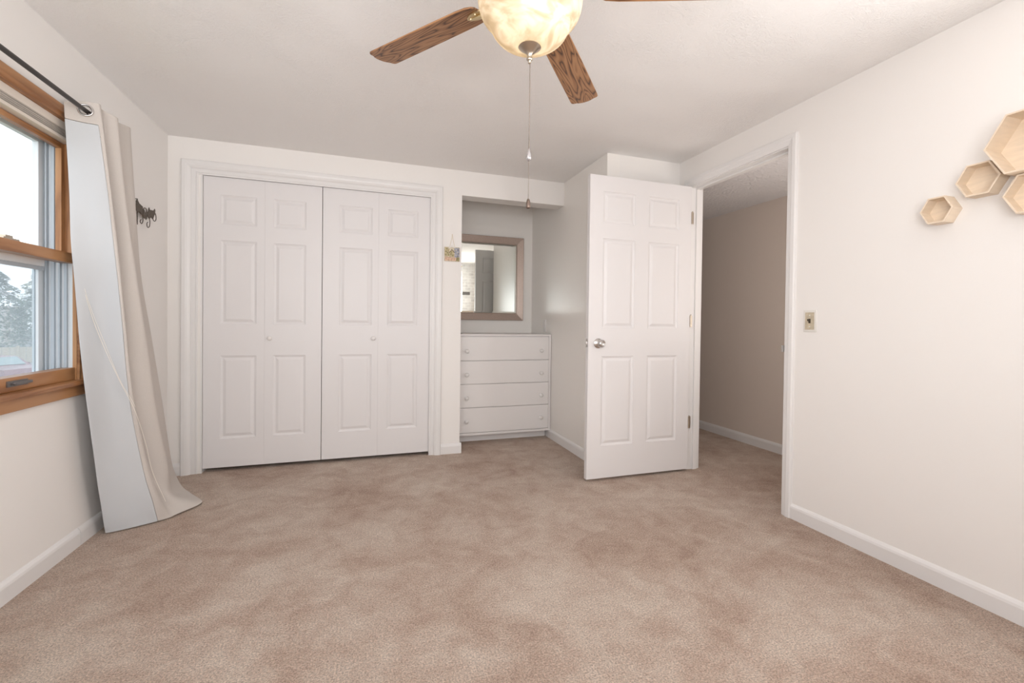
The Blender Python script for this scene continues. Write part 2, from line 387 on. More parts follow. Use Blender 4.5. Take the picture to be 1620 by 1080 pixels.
# closet jamb lining + head track
m = MB()
m.box(CX0 - .003, CX0 + .005, Y1 - .002, Y1 + .113, 0, CZ); m.box(CX1 - .005, CX1 + .003, Y1 - .002, Y1 + .113, 0, CZ); m.box(CX0, CX1, Y1 - .002, Y1 + .113, CZ - .006, CZ + .003)
struct(m.build('trim_closet_jamb', M_trim))

# ------------------------------------------------------------------ six-panel doors
def panel_leaf(name, w_, h_, t, panels, m_, parent, both=False, edge_b=.002):
    """leaf in local coords x 0..w, y 0 (front) .. t, z 0..h, raised panels on the front (and back)"""
    xs = sorted({0, w_} | {a for p in panels for a in (p[0], p[1])}); zs = sorted({0, h_} | {a for p in panels for a in (p[2], p[3])})
    mm = MB()
    def face(yf, sgn):
        key = {}; V = []
        def vi(x, y, z):
            k_ = (round(x, 5), round(y, 5), round(z, 5))
            if k_ not in key: key[k_] = len(V); V.append((x, y, z))
            return key[k_]
        F = []
        for i in range(len(xs) - 1):
            for j in range(len(zs) - 1):
                x0, x1, z0, z1 = xs[i], xs[i + 1], zs[j], zs[j + 1]; cx, cz = (x0 + x1) / 2, (z0 + z1) / 2
                p = next((p for p in panels if p[0] < cx < p[1] and p[2] < cz < p[3]), None)
                if not p: F.append(tuple(vi(a, yf, b) for a, b in ((x0, z0), (x1, z0), (x1, z1), (x0, z1)))); continue
                loops = [(0, 0), (.002, .0035), (.006, .0045), (.009, .0065), (.013, .008), (.017, .008), (.034, .0015), (.036, .0012)]
                pr = None
                for ins, dp in loops:
                    q = [vi(a, yf + sgn * dp, b) for a, b in ((x0 + ins, z0 + ins), (x1 - ins, z0 + ins), (x1 - ins, z1 - ins), (x0 + ins, z1 - ins))]
                    if pr: F += [(pr[e], pr[(e + 1) % 4], q[(e + 1) % 4], q[e]) for e in range(4)]
                    pr = q
                F.append(tuple(pr))
        mm.add(V, F)
    face(0, 1)
    if both: face(t, -1)
    else: mm.add([(0, t, 0), (w_, t, 0), (w_, t, h_), (0, t, h_)], [(0, 1, 2, 3)])
    mm.add([(0, 0, 0), (w_, 0, 0), (w_, t, 0), (0, t, 0), (0, 0, h_), (w_, 0, h_), (w_, t, h_), (0, t, h_)], [(0, 1, 2, 3), (4, 5, 6, 7), (0, 3, 7, 4), (1, 2, 6, 5)])
    me = pydata(mm.v, mm.f); bm = bmesh.new(); bm.from_mesh(me); bmesh.ops.remove_doubles(bm, verts=bm.verts, dist=1e-5); bmesh.ops.recalc_face_normals(bm, faces=bm.faces); bm.to_mesh(me); bm.free()
    o = link(name, me, m_, parent)
    return o

def knob_mesh(scale=1.0):
    return [(0, 0), (.011, 0), (.009, .004), (.006, .008), (.006, .014), (.010, .017), (.0155, .021), (.017, .026), (.0155, .031), (.010, .0345), (0, .0355)]
RY = Matrix.Rotation(PI / 2, 4, 'X')      # lathe +z -> -y
def knob(name, loc, parent, m_, s=1.0):
    mm = MB(); mm.lathe([(r * s, z * s) for r, z in knob_mesh()], 24, RY); o = mm.build(name, m_, parent, shade=50); o.location = loc; return o

DB = .028   # gap under closet doors
hz = 2.0461 - DB
def zrow(a, b): return (a - DB, b - DB)
for di, (bx0, bxm, bx1, kx, hinge) in enumerate([(-1.0680, -.6945, -.3210, -.658, 0), (-.3165, .0775, .4715, .045, 1)]):
    dr = struct(empty('door_%d' % (2 + di), ((bx0 + bx1) / 2, Y1 + .012, 0)))
    ox = (bx0 + bx1) / 2
    if di == 0: pxs = [(-.966, -.745), (-.638, -.428)]
    else: pxs = [(-.202, .031), (.144, .372)]
    for (l0, l1), (a, b) in zip(((bx0, bxm - .0003), (bxm + .0003, bx1)), pxs):
        pn = [(a - l0, b - l0, *zrow(1.720, 1.924)), (a - l0, b - l0, *zrow(1.030, 1.611)), (a - l0, b - l0, *zrow(.228, .808))]
        lf = panel_leaf('door_leaf', l1 - l0, hz, .032, pn, M_door, dr); lf.location = (l0 - ox, 0, DB)
    knob('door_knob', (kx - ox, 0, .931), dr, M_pwhite, .95)

# bedroom door, standing open at a right angle
DX0, DX1, DYF = 1.3935, 2.2080, 2.785
door = struct(empty('door_1', (DX1, DYF + .0175, 0)))
pl = [(1.4935, 1.742), (1.850, 2.102)]
zr = [(1.742, 1.955), (1.034, 1.638), (.237, .845)]
D0 = .018
pn = [(a - DX0, b - DX0, z0 - D0, z1 - D0) for a, b in pl for z0, z1 in zr]
leaf = panel_leaf('door_leaf', DX1 - DX0, 2.0606 - D0, .035, pn, M_door, door, both=True); leaf.location = (DX0 - DX1, -.0175, D0)
# lever-less round knobs either side, rose plates and latch
def round_knob(name, side, parent):
    Mx = RY if side < 0 else Matrix.Rotation(-PI / 2, 4, 'X')
    mm = MB(); mm.lathe([(0, 0), (.033, 0), (.033, .003), (.029, .006), (.022, .010), (.0135, .014), (.0125, .030), (.0175, .034), (.0255, .040), (.0275, .048), (.0265, .056), (.0215, .062), (.0205, .061), (.0185, .0595), (.0165, .061), (.0120, .0635), (.0105, .0625), (.0045, .063), (.0040, .0605), (0, .0605)], 40, Mx)
    o = mm.build(name, M_chrome, parent, shade=40); o.location = (1.467 - DX1, side * .0175, .932); return o
round_knob('door_knob', -1, door); round_knob('door_knob', 1, door)
m = MB(); m.box(DX0 - DX1 - .002, DX0 - DX1, -.013, .013, .905, .962); m.box(DX0 - DX1 - .012, DX0 - DX1 - .002, -.007, .007, .924, .944, b=.003)
m.build('latch', M_chrome, door)
for z in (1.835, 1.09, .357):
    m = MB(); m.lathe([(.0058, -.042), (.0058, .042)], 14, Matrix.Translation((.004, -.022, z))); m.lathe([(0, .042), (.004, .043), (.005, .047), (0, .050)], 12, Matrix.Translation((.004, -.022, z)))
    m.box(-.002, .018, -.0185, -.0165, z - .042, z + .042)
    m.build('hinge', M_nickel, door, shade=40)
# door frame: jambs, stops, casing on room side
fr = struct(empty('trim_doorway', (XR, (JY0 + JY1) / 2, 0)))
def loc_box(mm, x0, x1, y0, y1, z0, z1, o, b=0): mm.box(x0 - o.location.x, x1 - o.location.x, y0 - o.location.y, y1 - o.location.y, z0 - o.location.z, z1 - o.location.z, b=b)
m = MB(); q = fr
loc_box(m, XR - .002, XR + WT + .002, JY0 - .0, JY0 + .012, 0, JZ + .012, q)
loc_box(m, XR - .002, XR + WT + .002, JY1 - .012, JY1, 0, JZ + .012, q)
loc_box(m, XR - .002, XR + WT + .002, JY1, JY0, JZ, JZ + .012, q)
m.build('door_jamb', M_trim, fr)
m = MB()
loc_box(m, XR + .040, XR + .075, JY0 - .011, JY0, 0, JZ, q); loc_box(m, XR + .040, XR + .075, JY1, JY1 + .006, 0, JZ, q); loc_box(m, XR + .040, XR + .075, JY1 + .006, JY0 - .011, JZ - .011, JZ, q)
m.build('door_stop', M_trim, fr)
casing('door_casing', JY1 - .0625 - fr.location.y, JY0 + .0625 - fr.location.y, 2.1330, P_case, lambda a, z, t: (-t, a, z), parent=fr)
casing('door_casing', JY1 - .0625 - fr.location.y, JY0 + .0625 - fr.location.y, 2.1300, P_case, lambda a, z, t: (WT + t, a, z), parent=fr)
m = MB(); loc_box(m, XR - .003, XR + .040, JY1 + .0002, JY1 + .0024, .905, .968, q); loc_box(m, XR - .0265, XR - .003, JY1 - .0005, JY1 + .0024, .918, .955, q, b=.001)
m.build('strike_plate', M_chrome, fr)

# ------------------------------------------------------------------ window in the left wall
win = struct(empty('window_1', (XL, (WX0 + WX1) / 2, WZ0)))
def wb(name, boxes, m_, parent=win, b=0, origin=win):
    mm = MB()
    for x0, x1, y0, y1, z0, z1 in boxes: loc_box(mm, x0, x1, y0, y1, z0, z1, origin, b)
    return mm.build(name, m_, parent)
casing('window_casing', WX0 - .052 - win.location.y, WX1 + .052 - win.location.y, 1.985 - WZ0, [(0, 0), (0, .013), (.006, .018), (.036, .018), (.044, .013), (.056, .012), (.058, 0)],
       lambda a, z, t: (t, a, z), M_trimwood, win, z0=0)
wb('window_stool', [(XL - .030, XL + .042, WX0 - .075, WX1 + .050, .755, .776)], M_trimwood, b=.008)
wb('window_apron', [(XL, XL + .018, WX0 - .052, WX1 + .048, .704, .755)], M_trimwood, b=.005)
# wooden jambs of the upper half and vinyl liner of the lower half
wb('window_jamb', [(XL - .060, XL + .002, WX1 - .010, WX1, 1.31, WZ1), (XL - .060, XL + .002, WX0, WX0 + .010, 1.31, WZ1), (XL - .060, XL, WX0, WX1, WZ1 - .008, WZ1),
                   (XL - .012, XL + .003, WX1 - .009, WX1, WZ0, 1.31), (XL - .012, XL + .003, WX0, WX0 + .009, WZ0, 1.31)], M_trimwoodZ)
wb('vinyl_liner', [(XL - .145, XL - .012, WX1 - .006, WX1, WZ0, 1.31), (XL - .145, XL - .060, WX1 - .006, WX1, 1.31, WZ1), (XL - .145, XL - .012, WX0, WX0 + .006, WZ0, 1.31), (XL - .145, XL - .06, WX0, WX0 + .006, 1.31, WZ1),
                   (XL - .145, XL - .06, WX0, WX1, WZ1 - .07, WZ1), (XL - .145, XL - .02, WX0, WX1, WZ0, .80)], M_vinyl)
ribs = []
for dx, wd, pr in ((.030, .010, .010), (.052, .006, .016), (.074, .012, .012), (.098, .006, .018)):
    ribs.append((XL - dx - wd, XL - dx, WX1 - .006 - pr, WX1 - .006, .80, 1.31))
    if dx > .05: ribs.append((XL - dx - wd, XL - dx, WX1 - .006 - pr, WX1 - .006, 1.31, WZ1 - .07))
wb('sash_track', ribs, M_vinyl2)
# upper sash: wooden inner stiles and rails
wb('sash_stile', [(XL - .062, XL - .040, WX1 - .034, WX1 - .010, 1.356, 1.846)], M_trimwoodZ, b=.002)
wb('sash_stile', [(XL - .062, XL - .040, WX0 + .010, WX0 + .034, 1.356, 1.846)], M_trimwoodZ, b=.002)
wb('sash_top_rail', [(XL - .062, XL - .040, WX0 + .034, WX1 - .034, 1.822, 1.846)], M_trimwood, b=.002)
wb('meeting_rail', [(XL - .058, XL - .004, WX0 + .008, WX1 - .008, 1.308, 1.354)], M_trimwood, b=.006)
wb('lower_rail', [(XL - .060, XL - .002, WX0 + .008, WX1 - .008, .776, .832)], M_trimwood, b=.006)
wb('outer_frame', [(XL - .135, XL - .112, WX1 - .050, WX1 - .006, .80, 1.865), (XL - .135, XL - .112, WX0 + .006, WX0 + .050, .80, 1.865), (XL - .135, XL - .112, WX0 + .05, WX1 - .05, 1.836, 1.865),
                   (XL - .135, XL - .090, WX0 + .05, WX1 - .05, 1.285, 1.322), (XL - .135, XL - .112, WX0 + .05, WX1 - .05, .795, .815)], M_vinyl, b=.003)
wb('grey_strip', [(XL - .0955, XL - .090, WX0 + .05, WX1 - .052, 1.268, 1.284)], M_vinyl2)  # thin grey strip below the outer frame's middle rail
wb('window_pane', [(XL - .126, XL - .122, WX0 + .05, WX1 - .05, 1.322, 1.836)], M_glass)
wb('screened_pane', [(XL - .126, XL - .122, WX0 + .05, WX1 - .05, .815, 1.285)], M_screen)
# sash lock on the meeting rail and latch on the bottom rail
m = MB(); loc_box(m, XL - .050, XL - .012, 2.27, 2.355, 1.353, 1.361, win, .002); loc_box(m, XL - .040, XL - .020, 2.295, 2.335, 1.361, 1.372, win, .004); m.build('sash_lock', M_nickel, win, shade=40)
m = MB(); loc_box(m, XL - .003, XL + .004, 2.262, 2.372, .797, .819, win, .002); loc_box(m, XL + .003, XL + .014, 2.283, 2.382, .802, .814, win, .004); m.build('sash_latch', mat('latch_gunmetal', (.20, .185, .18), .35, .8), win, shade=40)

# raised pleated blind under the head jamb
bl = tag(empty('window_blind', (XL - .03, (WX0 + WX1) / 2, 1.86)), 'raised beige pleated blind gathered at the top of the oak window', 'blind')
wb('head_rail', [(XL - .052, XL - .006, WX0 + .012, WX1 - .012, 1.893, 1.926)], M_blindrail, bl, .003, bl)
st = [(XL - .048 - .003 * (k % 2), XL - .012 + .003 * (k % 2), WX0 + .014, WX1 - .014, 1.862 + k * .0039, 1.865 + k * .0039) for k in range(8)]
wb('folded_pleats', st, M_blind, bl, 0, bl)
wb('bottom_rail', [(XL - .052, XL - .008, WX0 + .012, WX1 - .012, 1.848, 1.861)], M_blindrail, bl, .003, bl)

w3 = struct(empty('added_window_3', (XL, (SW[0] + SW[1]) / 2, SW[2])))  # window added out of view to let more light in from the left
casing('window_casing', SW[0] - .058 - w3.location.y, SW[1] + .058 - w3.location.y, SW[3] + .058 - SW[2], [(0, 0), (0, .013), (.006, .018), (.036, .018), (.044, .013), (.056, .012), (.058, 0)], lambda a, z, t: (t, a, z), M_trimwood, w3, z0=-.058, bottom=True)
mm = MB()
for a in (SW[0], SW[1] - .05): loc_box(mm, XL - .10, XL - .06, a, a + .05, SW[2], SW[3], w3)
for a in (SW[2], (SW[2] + SW[3]) / 2 - .02, SW[3] - .05): loc_box(mm, XL - .10, XL - .06, SW[0] + .05, SW[1] - .05, a, a + .05, w3)
mm.build('window_frame', M_trimwoodZ, w3)
w4 = struct(empty('added_window_4', (XR, (EW[0] + EW[1]) / 2, EW[2])))  # window added out of view to light the left wall and ceiling
casing('window_casing', EW[0] - .058 - w4.location.y, EW[1] + .058 - w4.location.y, EW[3] + .058 - EW[2], [(0, 0), (0, .013), (.006, .018), (.036, .018), (.044, .013), (.056, .012), (.058, 0)], lambda a, z, t: (-t, a, z), M_trimwood, w4, z0=-.058, bottom=True)
mm = MB()
for a in (EW[0], EW[1] - .05): loc_box(mm, XR + .04, XR + .08, a, a + .05, EW[2], EW[3], w4)
for a in (EW[2], (EW[2] + EW[3]) / 2 - .02, EW[3] - .05): loc_box(mm, XR + .04, XR + .08, EW[0] + .05, EW[1] - .05, a, a + .05, w4)
mm.build('window_frame', M_trimwoodZ, w4)
# frame of the added rear window, unseen behind the camera
rw = struct(empty('added_window_2', ((RW[0] + RW[1]) / 2, YR, RW[2])))
casing('window_casing', RW[0] - .06 - rw.location.x, RW[1] + .06 - rw.location.x, RW[3] + .06 - RW[2], P_case, lambda a, z, t: (a, t, z), M_trim, rw, z0=-.06, bottom=True)
mm = MB()
for a in (RW[0], (RW[0] + RW[1]) / 2 - .03, RW[1] - .05): loc_box(mm, a, a + .05, YR - .10, YR - .06, RW[2] + .05, RW[3] - .05, rw)
loc_box(mm, RW[0], RW[1], YR - .10, YR - .06, RW[2], RW[2] + .05, rw); loc_box(mm, RW[0], RW[1], YR - .10, YR - .06, RW[3] - .05, RW[3], rw)
mm.build('window_frame', M_vinyl, rw)

# ------------------------------------------------------------------ curtain rod + curtain
RX, RZ = -1.176, 1.970
rod = tag(empty('curtain_rod', (RX, 1.9, RZ)), 'thin black metal curtain rod running above the oak window', 'curtain rod')
m = MB(); m.tube([(0, -1.05, 0), (0, .985, 0)], .0095, 14); m.build('rod', M_black, rod, shade=40)
for yy in (-.95, .955):
    m = MB(); m.tube([(XL - RX + .004, yy, -.02), (-.02, yy, -.02), (0, yy, -.012)], .005, 8); m.box(XL - RX, XL - RX + .004, yy - .015, yy + .015, -.05, .015)
    m.build('rod_bracket', M_black, rod)
m = MB(); m.lathe([(0, 0), (.013, .002), (.016, .012), (.012, .024), (0, .028)], 20, Matrix.Translation((0, .980, 0)) @ Matrix.Rotation(-PI / 2, 4, 'X')); m.build('finial', M_black, rod, shade=50)

CC = [[[-1.243, 2.555, 1.99], [-1.243, 2.564, 1.887], [-1.24, 2.585, 1.621], [-1.235, 2.597, 1.346], [-1.225, 2.623, 1.011], [-1.205, 2.644, 0.665], [-1.2, 2.7, 0.359], [-1.203, 2.768, 0.14], [-1.206, 2.809, 0.006]],
 [[-1.189, 2.565, 2.006], [-1.185, 2.575, 1.878], [-1.176, 2.6, 1.612], [-1.174, 2.64, 1.333], [-1.17, 2.69, 1.016], [-1.159, 2.745, 0.64], [-1.136, 2.79, 0.32], [-1.114, 2.82, 0.125], [-1.101, 2.845, 0.008]],
 [[-1.15, 2.585, 2.014], [-1.134, 2.59, 1.878], [-1.117, 2.62, 1.612], [-1.108, 2.66, 1.328], [-1.099, 2.71, 1.022], [-1.095, 2.775, 0.635], [-1.071, 2.835, 0.316], [-1.036, 2.87, 0.113], [-1.023, 2.895, 0.006]],
 [[-1.138, 2.6, 2.016], [-1.127, 2.61, 1.881], [-1.114, 2.64, 1.606], [-1.104, 2.68, 1.322], [-1.095, 2.73, 1.025], [-1.083, 2.79, 0.635], [-1.054, 2.86, 0.314], [-1.018, 2.895, 0.118], [-0.993, 2.92, 0.006]],
 [[-1.157, 2.66, 2.015], [-1.160, 2.67, 1.897], [-1.18, 2.7, 1.616], [-1.161, 2.74, 1.326], [-1.142, 2.79, 1.024], [-1.13, 2.85, 0.626], [-1.101, 2.92, 0.3], [-1.03, 2.96, 0.113], [-0.954, 2.98, 0.008]],
 [[-1.116, 2.7, 2.0], [-1.11, 2.71, 1.861], [-1.1, 2.74, 1.602], [-1.083, 2.78, 1.335], [-1.069, 2.84, 1.009], [-1.052, 2.92, 0.611], [-1.029, 2.99, 0.273], [-1.012, 3.035, 0.100], [-0.889, 3.1, 0.010]],
 [[-1.157, 2.77, 2.01], [-1.160, 2.78, 1.874], [-1.153, 2.81, 1.612], [-1.117, 2.85, 1.335], [-1.087, 2.91, 1.001], [-1.066, 2.99, 0.6], [-1.045, 3.07, 0.262], [-1.035, 3.14, 0.085], [-0.975, 3.25, 0.012]],
 [[-1.138, 2.88, 2.02], [-1.135, 2.885, 1.903], [-1.128, 2.91, 1.623], [-1.126, 2.96, 1.321], [-1.107, 3.03, 0.971], [-1.09, 3.13, 0.577], [-1.088, 3.25, 0.239], [-1.085, 3.32, 0.116], [-1.091, 3.42, 0.01]],
 [[-1.214, 2.93, 2.02], [-1.21, 2.94, 1.923], [-1.20, 2.97, 1.636], [-1.195, 3.04, 1.327], [-1.185, 3.11, 0.969], [-1.175, 3.21, 0.566], [-1.17, 3.33, 0.221], [-1.17, 3.4, 0.096], [-1.17, 3.47, 0.008]]]
NU, NV = 8, 14
rows = [catmull(c, NV) for c in CC]                     # each column smoothed downwards
grid = [catmull([rows[i][j] for i in range(len(CC))], NU) for j in range(len(rows[0]))]
nu = len(grid[0]); nv = len(grid)
for j in range(nv):
    for i in range(nu):
        p = grid[j][i]; p.z = max(p.z, .006)
        u, v = i / NU, j / (nv - 1)
        amp = .006 * min(1, v * 3)
        p.y += amp * noise.noise(Vector((u * 1.3, v * 9, 1.7))); p.x += amp * .8 * noise.noise(Vector((u * 1.7 + 5, v * 6, 4.2)))
cur = tag(empty('curtain', (-1.15, 2.8, 0)), 'pale grey lined curtain panel beside the window, its hem pooled on the carpet', 'curtain')
off = Vector((-1.15, 2.8, 0))
def patch(name, sel, m_):
    key = {}; V = []; F = []
    def vi(i, j):
        if (i, j) not in key: key[(i, j)] = len(V); V.append(grid[j][i] - off)
        return key[(i, j)]
    for j in range(nv - 1):
        for i in range(nu - 1):
            c = (grid[j][i] + grid[j + 1][i + 1]) / 2
            if math.hypot(c.x - RX, c.z - RZ) < (.017 if i / NU < 2 else .0135): continue
            if sel(i / NU, j / (nv - 1)): F.append((vi(i, j), vi(i + 1, j), vi(i + 1, j + 1), vi(i, j + 1)))
    o = link(name, pydata(V, F), m_, cur, smooth=True)
    s = o.modifiers.new('thick', 'SOLIDIFY'); s.thickness = .0016; s.offset = -1 
    s2 = o.modifiers.new('sub', 'SUBSURF'); s2.levels = 1; s2.render_levels = 1
    return o
hem = 1.0 / 8 * .75
patch('curtain_lining', lambda u, v: u < 2 and v > hem, M_lining)
patch('curtain_panel', lambda u, v: not (u < 2 and v > hem), M_cloth)
# grommets where the rod threads the cloth
def ring(name, y, tilt, parent, x=RX + .002, z=RZ):
    mm = MB(); seg = 36; prof = [(.0205, -.003), (.0195, 0), (.0205, .003), (.0235, .0042), (.0265, .003), (.0275, 0), (.0265, -.003), (.0235, -.0042)]
    vs = []; fs = []; k = len(prof)
    for a in range(seg):
        t = 2 * PI * a / seg
        for r, h in prof: vs.append(Vector((r * math.cos(t), h, r * math.sin(t))))
    for a in range(seg):
        for b in range(k): fs.append((a * k + b, a * k + (b + 1) % k, ((a + 1) % seg) * k + (b + 1) % k, ((a + 1) % seg) * k + b))
    mm.add(vs, fs); o = mm.build(name, M_chrome, parent, smooth=True); o.location = (x + 1.15, y - 2.8, z); o.rotation_euler = (0, 0, tilt); return o
ring('grommet', 2.566, .25, cur); 
# loose hem thread
m = MB(); th = catmull([(-1.239, 2.628, 1.36), (-1.230, 2.628, 1.294), (-1.188, 2.668, 1.039), (-1.125, 2.718, .793), (-1.074, 2.768, .612), (-1.046, 2.812, .437), (-1.028, 2.842, .283), (-.985, 2.878, .115)], 10)
m.tube([p - off + Vector((.004, -.010, 0)) for p in th], .0011, 6)
m.build('hem_thread', M_thread, cur)
m = MB(); m.tube([p - off + Vector((.010 + .003 * math.sin(i * .35), -.010, 0)) for i, p in enumerate(th[:40])], .0009, 6); m.build('hem_thread', M_thread, cur)

# ------------------------------------------------------------------ cat hook rack on the left wall
rk = tag(empty('wall_hook_rack', (XL, 3.34, 1.67)), 'dark metal wall rack of cat silhouettes with curled tail hooks', 'hook rack')
RO = Vector((XL, 3.34, 1.67)); XP = .022
def yz(P, x=XP): return [Vector((x, a - RO.y, b - RO.z)) for a, b in P]
m = MB()
m.box(XP - .0015, XP + .0015, 3.238 - RO.y - .004, 3.238 - RO.y + .003, 1.597 - RO.z, 1.744 - RO.z)
m.box(0, XP, 3.238 - RO.y - .004, 3.238 - RO.y + .003, 1.741 - RO.z, 1.744 - RO.z); m.box(0, XP, 3.238 - RO.y - .004, 3.238 - RO.y + .003, 1.597 - RO.z, 1.600 - RO.z)
m.build('wall_bracket', M_iron, rk)
m = MB(); m.box(XP - .003, XP - .001, 3.236 - RO.y, 3.45 - RO.y, 1.676 - RO.z, 1.684 - RO.z); m.build('cross_bar', M_iron, rk)
for P in ([(3.218, 1.729), (3.234, 1.738), (3.255, 1.722), (3.278, 1.717), (3.299, 1.713), (3.302, 1.688), (3.296, 1.663), (3.281, 1.664), (3.26, 1.67), (3.236, 1.667), (3.222, 1.674)],
          [(3.309, 1.69), (3.318, 1.700), (3.327, 1.688), (3.345, 1.688), (3.354, 1.698), (3.36, 1.686), (3.36, 1.671), (3.355, 1.656), (3.344, 1.645), (3.336, 1.652), (3.323, 1.648), (3.309, 1.653), (3.304, 1.669)],
          [(3.376, 1.704), (3.377, 1.717), (3.384, 1.728), (3.395, 1.716), (3.426, 1.72), (3.446, 1.722), (3.461, 1.737), (3.468, 1.73), (3.466, 1.707), (3.449, 1.688), (3.438, 1.667), (3.421, 1.672), (3.41, 1.675), (3.39, 1.662), (3.376, 1.663), (3.363, 1.677), (3.36, 1.691)]):
    m = MB(); m.poly(yz(P), (.003, 0, 0)); m.build('cat_silhouette', M_iron, rk)
for P in ([(3.255, 1.673), (3.278, 1.666), (3.294, 1.655), (3.298, 1.63), (3.282, 1.611), (3.265, 1.617), (3.267, 1.628), (3.276, 1.633)],
          [(3.301, 1.692), (3.309, 1.705), (3.322, 1.711), (3.338, 1.709), (3.346, 1.7), (3.344, 1.69)],
          [(3.36, 1.671), (3.379, 1.663), (3.389, 1.646), (3.385, 1.618), (3.368, 1.604), (3.352, 1.61), (3.35, 1.626), (3.36, 1.635)],
          [(3.465, 1.709), (3.474, 1.693), (3.473, 1.673), (3.454, 1.659), (3.435, 1.664), (3.431, 1.672)]):
    m = MB(); m.tube([p + Vector((.004, 0, 0)) for p in catmull(yz(P), 6)], .0022, 8); m.build('tail_hook', M_iron, rk, smooth=True)

# ------------------------------------------------------------------ chest of drawers in the alcove
cx, cy = (XO + XA) / 2, 4.24
ch = tag(empty('chest_of_drawers', (cx, cy, 0)), 'white painted four-drawer chest fitted into the alcove under the mirror', 'chest of drawers')
def cb(name, boxes, m_, parent=ch, b=.002):
    mm = MB()
    for x0, x1, y0, y1, z0, z1 in boxes: mm.box(x0 - cx, x1 - cx, y0 - cy, y1 - cy, z0, z1, b=b)
    return mm.build(name, m_, parent)
YF = 3.972; X0c, X1c = XO + .006, XA - .004
cb('carcass', [(X0c, X1c, YF + .014, YB - .006, .082, .944)], M_dresser)
cb('top', [(X0c, X1c, YF - .002, YB - .004, .944, .960)], M_dresser, b=.003)
cb('side_stile', [(X1c - .022, X1c, YF, YF + .014, .072, .944)], M_dresser)
cb('base_rail', [(X0c, X1c - .0225, YF + .001, YF + .014, .072, .093)], M_dresser)
cb('kick_board', [(X0c, X1c - .016, 4.062, 4.075, .001, .082)], M_dresser)
zl = [.938, .7265, .5215, .3155, .095]
for i in range(4):
    z1, z0 = zl[i] - .0015, zl[i + 1] + .0035
    d = tag_d = cb('drawer', [(X0c + .001, X1c - .0245, YF - .004, YF + .0135, z0, z1)], M_dresser, b=.003)
    kz = (.812, .608, .405, .200)[i]
    for kx in (.817, 1.506): knob('drawer_knob', (kx - cx, YF - .004 - cy, kz), d, M_pwhite, 1.05)

# ------------------------------------------------------------------ mirror over the chest
mx0, mx1, mz0, mz1 = .790, 1.511, 1.087, 1.930
mr = tag(empty('wall_mirror', ((mx0 + mx1) / 2, YB, mz0)), 'rectangular wall mirror with a wide champagne coloured frame, above the white chest of drawers', 'mirror')
mo = mr.location
fw_ = .073
casing('mirror_frame', mx0 - mo.x, mx1 - mo.x, mz1 - mz0, [(0, 0), (0, .026), (.003, .029), (.066, .016), (.070, .017), (.073, .013), (.073, 0)], lambda a, z, t: (a, -t - .002, z), M_frame, mr, z0=0, bottom=True)
g0, g1, h0, h1 = mx0 + fw_ - mo.x - .002, mx1 - fw_ - mo.x + .002, fw_ - .002, mz1 - mz0 - fw_ + .002
bv = .018
V = [(g0, -.008, h0), (g1, -.008, h0), (g1, -.008, h1), (g0, -.008, h1), (g0 + bv, -.0105, h0 + bv), (g1 - bv, -.0105, h0 + bv), (g1 - bv, -.0105, h1 - bv), (g0 + bv, -.0105, h1 - bv),
     (g0, -.003, h0), (g1, -.003, h0), (g1, -.003, h1), (g0, -.003, h1)]
mm = MB(); mm.add(V, [(4, 5, 6, 7), (0, 1, 5, 4), (1, 2, 6, 5), (2, 3, 7, 6), (3, 0, 4, 7), (8, 9, 1, 0), (9, 10, 2, 1), (10, 11, 3, 2), (11, 8, 0, 3), (11, 10, 9, 8)]); mm.build('mirror_glass', M_mirror, mr)

# ------------------------------------------------------------------ small painted plaque
pq = tag(empty('hanging_plaque', (.638, Y1, 1.608)), 'small square painted plaque of a cottage garden hung by a ribbon', 'plaque')
pc = lambda n, c: mat('plaque_' + n, c, .6, noise_amt=.35, noise_scale=90)
PM = [pc('cream', (.66, .58, .44)), pc('olive', (.30, .26, .12)), pc('blue', (.36, .37, .44)), pc('peach', (.64, .43, .31)), pc('brown', (.19, .14, .10)), pc('ochre', (.50, .42, .25))]
mm = MB(); mm.box(-.062, .062, -.010, -.001, -.058, .056, b=.002)
def pp(P, k, y=-.0104): mm.poly([(a, y, b) for a, b in P], (0, -.0005, 0), k)
pp([(-.058, -.054), (.058, -.054), (.058, -.028), (-.058, -.022)], 3)
pp([(.030, -.054), (.058, -.054), (.058, -.024), (.036, -.022)], 1, -.0112)
pp([(.020, -.026), (.058, -.026), (.058, .050), (.018, .050)], 2)
pp([(-.058, -.020), (-.022, -.020), (-.022, .050), (-.058, .052)], 5)
pp([(-.020, -.022), (.016, -.024), (.016, .018), (-.002, .040), (-.020, .014)], 5, -.0112)
pp([(-.026, .010), (-.002, .040), (.022, .014), (.020, .008), (-.002, .033), (-.024, .004)], 4, -.0118)
for a, b in ((-.045, .040), (-.050, .020), (-.038, .008), (-.052, -.004), (-.030, -.008), (-.010, 0), (.004, -.012), (-.008, .016)):
    pp([(a - .007, b), (a, b - .007), (a + .007, b), (a, b + .007)], 1, -.0124)
for a, b in ((.030, .030), (.046, .036), (.040, .014), (.052, .004), (.032, -.006), (.046, -.014)):
    pp([(a - .006, b), (a, b - .006), (a + .006, b), (a, b + .006)], 4 if a > .045 else 0, -.0124)
mm.build('painted_board', PM, pq)
m = MB(); m.tube([(-.020, -.006, .055), (-.003, -.004, .125), (.001, -.004, .160)], .0016, 6); m.tube([(.022, -.006, .055), (.006, -.004, .125), (.001, -.004, .160)], .0016, 6)
m.lathe([(0, -.004), (.004, -.003), (.004, 0), (0, 0)], 10, Matrix.Translation((.001, 0, .160)) @ Matrix.Rotation(-PI / 2, 4, 'X') if False else Matrix.Translation((.001, -.003, .160)))
m.build('ribbon', mat('ribbon_cream', (.80, .70, .55), .7), pq)
